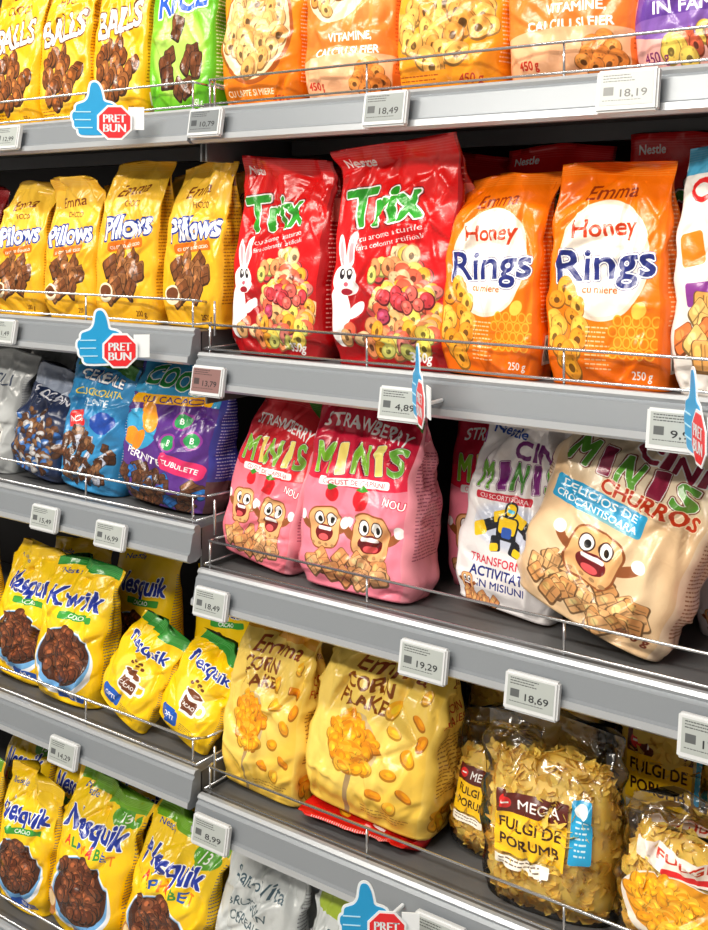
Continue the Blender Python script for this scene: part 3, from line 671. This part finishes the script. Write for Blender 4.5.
# ------------------------------------------------------------------ fixture
M_strip = plain('shelf_strip_plastic', (136, 142, 149), .32, .2)
M_strip2 = plain('shelf_lip_metal', (184, 189, 195), .3, .4)
M_shelf = plain('shelf_metal', (100, 101, 103), .45, .3, noise=.08)
M_dark = plain('shelf_back_panel', (36, 32, 32), .6, .1, noise=.1)
M_wire = plain('chrome_wire', (200, 202, 206), .2, .9)
def mesh_obj(name, V, F, mat, parent=None, smooth=False, mi=None):
    me = bpy.data.meshes.new(name); me.from_pydata([tuple(v) for v in V], [], F)
    for m in (mat if isinstance(mat, list) else [mat]): me.materials.append(m)
    if mi: me.polygons.foreach_set('material_index', mi)
    if smooth: me.polygons.foreach_set('use_smooth', [True] * len(F))
    me.update(); ob = bpy.data.objects.new(name, me); col_root.objects.link(ob)
    if parent: ob.parent = parent
    return ob
def boxg(x0, x1, y0, y1, z0, z1, V, F):
    o = len(V); V += [(x, y, z) for z in (z0, z1) for x, y in ((x0, y0), (x1, y0), (x1, y1), (x0, y1))]
    F += [[o + i for i in f] for f in ((3, 2, 1, 0), (4, 5, 6, 7), (0, 1, 5, 4), (1, 2, 6, 5), (2, 3, 7, 6), (3, 0, 4, 7))]
def tube(p0, p1, r, V, F, n=8):
    a = Vector(p0); b = Vector(p1); dvec = (b - a).normalized()
    u = dvec.orthogonal().normalized(); w = dvec.cross(u); o = len(V)
    for q in (a, b):
        for i in range(n): V.append(tuple(q + (u * math.cos(6.2832 * i / n) + w * math.sin(6.2832 * i / n)) * r))
    for i in range(n): F.append([o + i, o + (i + 1) % n, o + n + (i + 1) % n, o + n + i])
    F.append([o + i for i in range(n)][::-1]); F.append([o + n + i for i in range(n)])
prof = [(.016, .016), (.010, .0225), (.004, .0225), (.001, .019), (.003, .015), (-.001, .012), (-.006, -.011), (-.010, -.013), (-.011, -.020), (-.006, -.0235), (.006, -.0235), (.016, -.018)]
FR = 1.02
def shelf(par, x0, x1, zm, tag, fence=True):
    V, F = [], []
    boxg(x0, x1, FR + .014, 1.44, zm - .010, zm + P, V, F)
    boxg(x0, x0 + .003, FR + .016, 1.44, zm - .045, zm - .010, V, F); boxg(x1 - .003, x1, FR + .016, 1.44, zm - .045, zm - .010, V, F)
    boxg(x0 + .01, x1 - .01, 1.2, 1.22, zm - .03, zm - .010, V, F)
    mesh_obj('shelf_plate_' + tag, V, F, M_shelf, par)
    n = len(prof); V = [(x, FR + y, zm + zz) for x in (x0, x1) for y, zz in prof]
    F = [[i, (i + 1) % n, n + (i + 1) % n, n + i] for i in range(n)]; mi = [1 if i in (0, 1, 2, 3, 7, 8) else 0 for i in range(n)]
    F += [list(range(n))[::-1], list(range(n, 2 * n))]; mi += [0, 0]
    mesh_obj('price_strip_' + tag, V, F, [M_strip, M_strip2], par, mi=mi)
    V, F = [], []; y = FR + .010; zt = zm + .058; zl = zm + .027
    tube((x0 + .012, y, zt), (x1 - .012, y, zt), .0017, V, F); tube((x0 + .004, y, zl), (x1 - .004, y, zl), .0015, V, F)
    xs = [x0 + .012]
    while xs[-1] < x1 - .2: xs.append(xs[-1] + .245)
    xs.append(x1 - .012)
    for x in xs: tube((x, y + .002, zt), (x, y + .002, zm + P - .004), .0015, V, F)
    if tag != 'e':
        for x in (x0 + .004, x1 - .004):
            tube((x, y, zl), (x, y + .16, zl), .0015, V, F)
            tube((x + (.008 if x < (x0 + x1) / 2 else -.008), y, zt), (x, y + .02, zt - .003), .0016, V, F)
            tube((x, y + .02, zt - .003), (x, y + .16, zt - .012), .0016, V, F); tube((x, y + .16, zt - .012), (x, y + .16, zm + P - .004), .0015, V, F)
    mesh_obj('wire_fence_' + tag, V, F, M_wire, par, smooth=True)
def bay(x0, x1, levels):
    e = bpy.data.objects.new('supermarket_shelf_unit', None); col_root.objects.link(e)
    for t, zz in levels: shelf(e, x0, x1, zz, t)
    V, F = [], []
    boxg(x0, x1, 1.445, 1.465, .0, 2.0, V, F)
    mesh_obj('back_panel', V, F, M_dark, e)
    V, F = [], []
    for x in (x0 + .02, x1 - .02): boxg(x - .015, x + .015, 1.425, 1.445, 0, 2.02, V, F)
    mesh_obj('upright', V, F, M_dark, e)
    V, F = [], []
    boxg(x0, x1, FR + .05, 1.445, 0, .12, V, F); boxg(x0, x1, FR, 1.445, .12, .15, V, F)
    mesh_obj('base_deck', V, F, M_shelf, e)
    return e
XB = -.986
bay(-2.2, XB - .003, [('a', ZA), ('b', ZBl), ('c', ZCl), ('d', ZDl), ('e', ZE)])
bay(XB + .003, .25, [('a', ZA), ('b', ZBr), ('c', ZCr), ('d', ZDr), ('e', ZE)])

# ------------------------------------------------------------------ electronic price labels
M_tag = plain('label_housing_white', (206, 210, 214), .4)
def tag(X, zm, val, dz=0.0, w=.062, h=.042, tilt=10, scr=(168, 175, 174), ink=(34, 36, 40)):
    c = Canvas(scr, 216, 136, 3.0)
    c.text(val, 46, 17, 11, ink, w=36, bold=1); c.lines(4, 50, 32, 42, ink, 4, 1.4, seed=int(abs(X) * 1000), op=.8)
    c.rr(12, 20, 14, 12, 0, ink, op=.6); c.lines(4, 60, 3, 7, ink, 4, 1.1, seed=3, op=.7)
    m, nt, p = newmat('label_screen'); t = nt.nodes.new('ShaderNodeTexImage'); t.image = c.image('screen'); nt.links.new(t.outputs[0], p.inputs['Base Color']); p.inputs['Roughness'].default_value = .3
    bm = bmesh.new(); bmesh.ops.create_cube(bm, size=1); bmesh.ops.scale(bm, vec=(w, .009, h), verts=bm.verts)
    bmesh.ops.bevel(bm, geom=bm.edges[:], offset=.0020, segments=3, affect='EDGES')
    uv = bm.loops.layers.uv.new('UVMap')
    iw, ih = w * .43, h * .38
    vs = [bm.verts.new((x, -.0048, zz + .001)) for x, zz in ((-iw, -ih), (iw, -ih), (iw, ih), (-iw, ih))]
    f = bm.faces.new(vs); f.material_index = 1
    for l, q in zip(f.loops, ((0, 0), (1, 0), (1, 1), (0, 1))): l[uv].uv = q
    r = bmesh.ops.create_cube(bm, size=1)
    for v in r['verts']: v.co = Vector((v.co.x * w * .5, v.co.y * .008 + .007, v.co.z * h * .5))
    me = bpy.data.meshes.new('electronic_price_label'); bm.to_mesh(me); bm.free()
    me.materials.append(M_tag); me.materials.append(m)
    ob = bpy.data.objects.new('electronic_price_label', me); col_root.objects.link(ob)
    ob.matrix_world = Matrix.Translation((X, FR - .0155, zm + dz)) @ Matrix.Rotation(math.radians(-tilt), 4, 'X')
G2 = (120, 126, 130)
tag(-1.345, ZA, '12,99', w=.055, h=.036); tag(-.952, ZA, '10,79', scr=G2, w=.056, h=.036); tag(-.681, ZA, '18,49', scr=(140, 147, 148), w=.058, h=.040); tag(-.402, ZA, '18,19')
tag(-1.355, ZBl, '11,49', w=.055, h=.036); tag(-.948, ZBr, '13,79', -.010, scr=(132, 100, 98), w=.054, h=.038); tag(-.66, ZBr, '4,89', -.012, w=.058, h=.038); tag(-.353, ZBr, '9,99', -.008, w=.06, h=.04)
tag(-1.262, ZCl, '15,49', -.006, w=.056, h=.035); tag(-1.126, ZCl, '16,99', -.008, w=.058, h=.035)
tag(-.943, ZCr, '18,49', -.010, w=.055, h=.036); tag(-.632, ZCr, '19,29', -.010, w=.06, h=.038); tag(-.503, ZCr, '18,69', -.014, w=.06, h=.038); tag(-.323, ZCr, '17,99', -.012, w=.06, h=.04)
tag(-1.222, ZDl, '14,29', -.012, w=.058, h=.036); tag(-.943, ZDr, '8,99', -.008, w=.06, h=.036); tag(-.612, ZDr, '7,49', -.014)

# ------------------------------------------------------------------ thumbs-up shelf signs
M_white = plain('sign_white', (232, 238, 244), .4); M_blue = plain('sign_blue', (24, 150, 208), .4); M_red = plain('sign_red', (222, 34, 42), .4); M_lb = plain('sign_blue_line', (180, 225, 245), .4)
def chaikin(p, k=2):
    for _ in range(k):
        q = []
        for i in range(len(p)):
            a = p[i]; b = p[(i + 1) % len(p)]
            q += [(a[0] * .75 + b[0] * .25, a[1] * .75 + b[1] * .25), (a[0] * .25 + b[0] * .75, a[1] * .25 + b[1] * .75)]
        p = q
    return p
HAND = [(19, 57), (21, 62), (27, 62), (31, 55), (33, 46), (34, 40), (44, 38), (48, 34), (50, 8), (44, 2), (12, 1), (6, 3), (6, 9), (1, 11), (1, 18), (-1, 20), (-1, 27), (3, 29), (3, 36), (9, 38), (14, 40), (18, 46)]
def sign(X, Y, zc, yaw, s=.00122):
    V, F, mi = [], [], []
    def add(pts, y0, y1, m):
        P2 = [((x - 32) * s, (yy - 30) * s) for x, yy in pts]; n = len(P2); o = len(V)
        V.extend([(x, y0, q) for x, q in P2] + [(x, y1, q) for x, q in P2])
        F.append([o + i for i in range(n)]); mi.append(m); F.append([o + n + i for i in range(n)][::-1]); mi.append(m)
        for i in range(n): F.append([o + i, o + n + i, o + n + (i + 1) % n, o + (i + 1) % n]); mi.append(m)
    H = chaikin(HAND)
    def off(P0, d):
        out = []; n = len(P0)
        ar = sum(P0[i - 1][0] * P0[i][1] - P0[i][0] * P0[i - 1][1] for i in range(n))
        k = 1 if ar > 0 else -1
        for i in range(n):
            a = P0[i - 1]; b = P0[(i + 1) % n]; tx, ty = b[0] - a[0], b[1] - a[1]; l = math.hypot(tx, ty) or 1
            out.append((P0[i][0] + ty / l * d * k, P0[i][1] - tx / l * d * k))
        return out
    add(off(H, 2.6), 0, .0010, 0); add(H, -.0006, .0000, 1)
    for yy, xe in ((10, 22), (19, 20), (28, 20)): add([(2, yy - .5), (xe, yy - .5), (xe, yy + .7), (2, yy + .7)], -.0010, -.0006, 3)
    def oct_(r): return [(47 + r * math.cos(i * math.pi / 4 + .39), 16 + r * math.sin(i * math.pi / 4 + .39)) for i in range(8)]
    add(oct_(21.5), -.0016, -.0007, 0); add(oct_(19), -.0021, -.0016, 2)
    for st, yy in (('PRET', 21), ('BUN', 10)):
        T = text_tris(st).copy(); W = T[..., 0].max() * 2
        for dx in (-.45, 0, .45):
            T2 = T.copy(); T2[..., 0] = T2[..., 0] * 25 / W + dx; T2[..., 1] *= 12 / .9
            for t in T2:
                o = len(V); V.extend([((47 + q[0] - 32) * s, -.0024 - abs(dx) * .0001, (yy + q[1] - 30) * s) for q in t]); F.append([o, o + 1, o + 2]); mi.append(0)
    boxV, boxF = [], []
    boxg(30 * s, 48 * s, .0012, .0025, -22 * s, 4 * s, boxV, boxF)
    L = FR - .006 - Y
    tube((0, .001, -18 * s), (L * math.sin(math.radians(yaw)), L * math.cos(math.radians(yaw)), -18 * s), .0022, boxV, boxF)
    o = len(V); V.extend(boxV); F.extend([[i + o for i in f] for f in boxF]); mi.extend([0] * len(boxF))
    ob = mesh_obj('thumbs_up_price_sign', V, F, [M_white, M_blue, M_red, M_lb], mi=mi)
    ob.matrix_world = Matrix.Translation((X, Y, zc)) @ Matrix.Rotation(math.radians(yaw), 4, 'Z')
sign(-1.088, .955, ZA + .020, 40, .00112)
sign(-1.078, .955, ZBl + .010, 40, .00112)
sign(-.615, .968, ZBr + .018, -48)
sign(-.325, .968, ZBr + .015, -58)
sign(-.665, .955, ZDr + .018, 30, .00104)

# ------------------------------------------------------------------ room
def room_plane(name, x0, x1, y0, y1, z0, z1, mat):
    V, F = [], []; boxg(x0, x1, y0, y1, z0, z1, V, F); return mesh_obj(name, V, F, mat)
M_floor, nt, p = newmat('floor_tiles')
br = nt.nodes.new('ShaderNodeTexBrick'); br.offset = 0; br.inputs['Scale'].default_value = 1.6; br.inputs['Color1'].default_value = (.45, .43, .4, 1); br.inputs['Color2'].default_value = (.5, .48, .45, 1); br.inputs['Mortar'].default_value = (.25, .24, .23, 1)
br.inputs['Mortar Size'].default_value = .006; br.inputs['Brick Width'].default_value = 1; br.inputs['Row Height'].default_value = 1
tc = nt.nodes.new('ShaderNodeTexCoord'); nt.links.new(tc.outputs['Object'], br.inputs['Vector']); nt.links.new(br.outputs['Color'], p.inputs['Base Color']); p.inputs['Roughness'].default_value = .25
room_plane('floor', -5, 3, -3, 1.6, -.05, 0, M_floor)
room_plane('wall_back', -5, 3, 1.6, 1.7, -.05, 3.1, plain('wall_paint', (200, 196, 190), .8, noise=.04))
room_plane('ceiling', -5, 3, -3, 1.6, 3.0, 3.1, plain('ceiling_paint', (220, 220, 218), .8, noise=.03))
M_em, nt, p = newmat('lamp_diffuser'); p.inputs['Emission Color'].default_value = (1, .95, .88, 1); p.inputs['Emission Strength'].default_value = 3
def lamp(x, y, power, sx=2.4, sy=.16, tiltx=0):
    V, F = [], []; boxg(x - sx / 2, x + sx / 2, y - sy / 2, y + sy / 2, 2.93, 3.0, V, F)
    ob = mesh_obj('ceiling_light', V, F, [plain('lamp_housing', (230, 230, 230), .5), M_em], mi=[1, 0, 0, 0, 0, 0])
    L = bpy.data.lights.new('ceiling_light_source', 'AREA'); L.shape = 'RECTANGLE'; L.size = sx; L.size_y = sy; L.energy = power; L.color = (1, .93, .82)
    o = bpy.data.objects.new('light_source', L); col_root.objects.link(o); o.parent = ob; o.location = (x, y, 2.90); o.rotation_euler = (math.radians(tiltx), 0, 0)
lamp(-1.1, -.05, 45, tiltx=28); lamp(-1.1, -1.5, 98, tiltx=45)

w = bpy.data.worlds.new('World'); scene.world = w; w.use_nodes = True
w.node_tree.nodes['Background'].inputs[0].default_value = (1, .93, .85, 1); w.node_tree.nodes['Background'].inputs[1].default_value = .36

cam = bpy.data.cameras.new('camera'); co = bpy.data.objects.new('camera', cam); col_root.objects.link(co)
cam.sensor_fit = 'VERTICAL'; cam.sensor_height = 24; cam.lens = 1100 * 24 / 930; cam.shift_y = -.2548; cam.clip_start = .01
co.location = (0, 0, ZC); co.rotation_euler = (math.radians(90), 0, math.radians(35.8))
scene.camera = co
scene.view_settings.view_transform = 'Standard'
scene.view_settings.look = 'None'
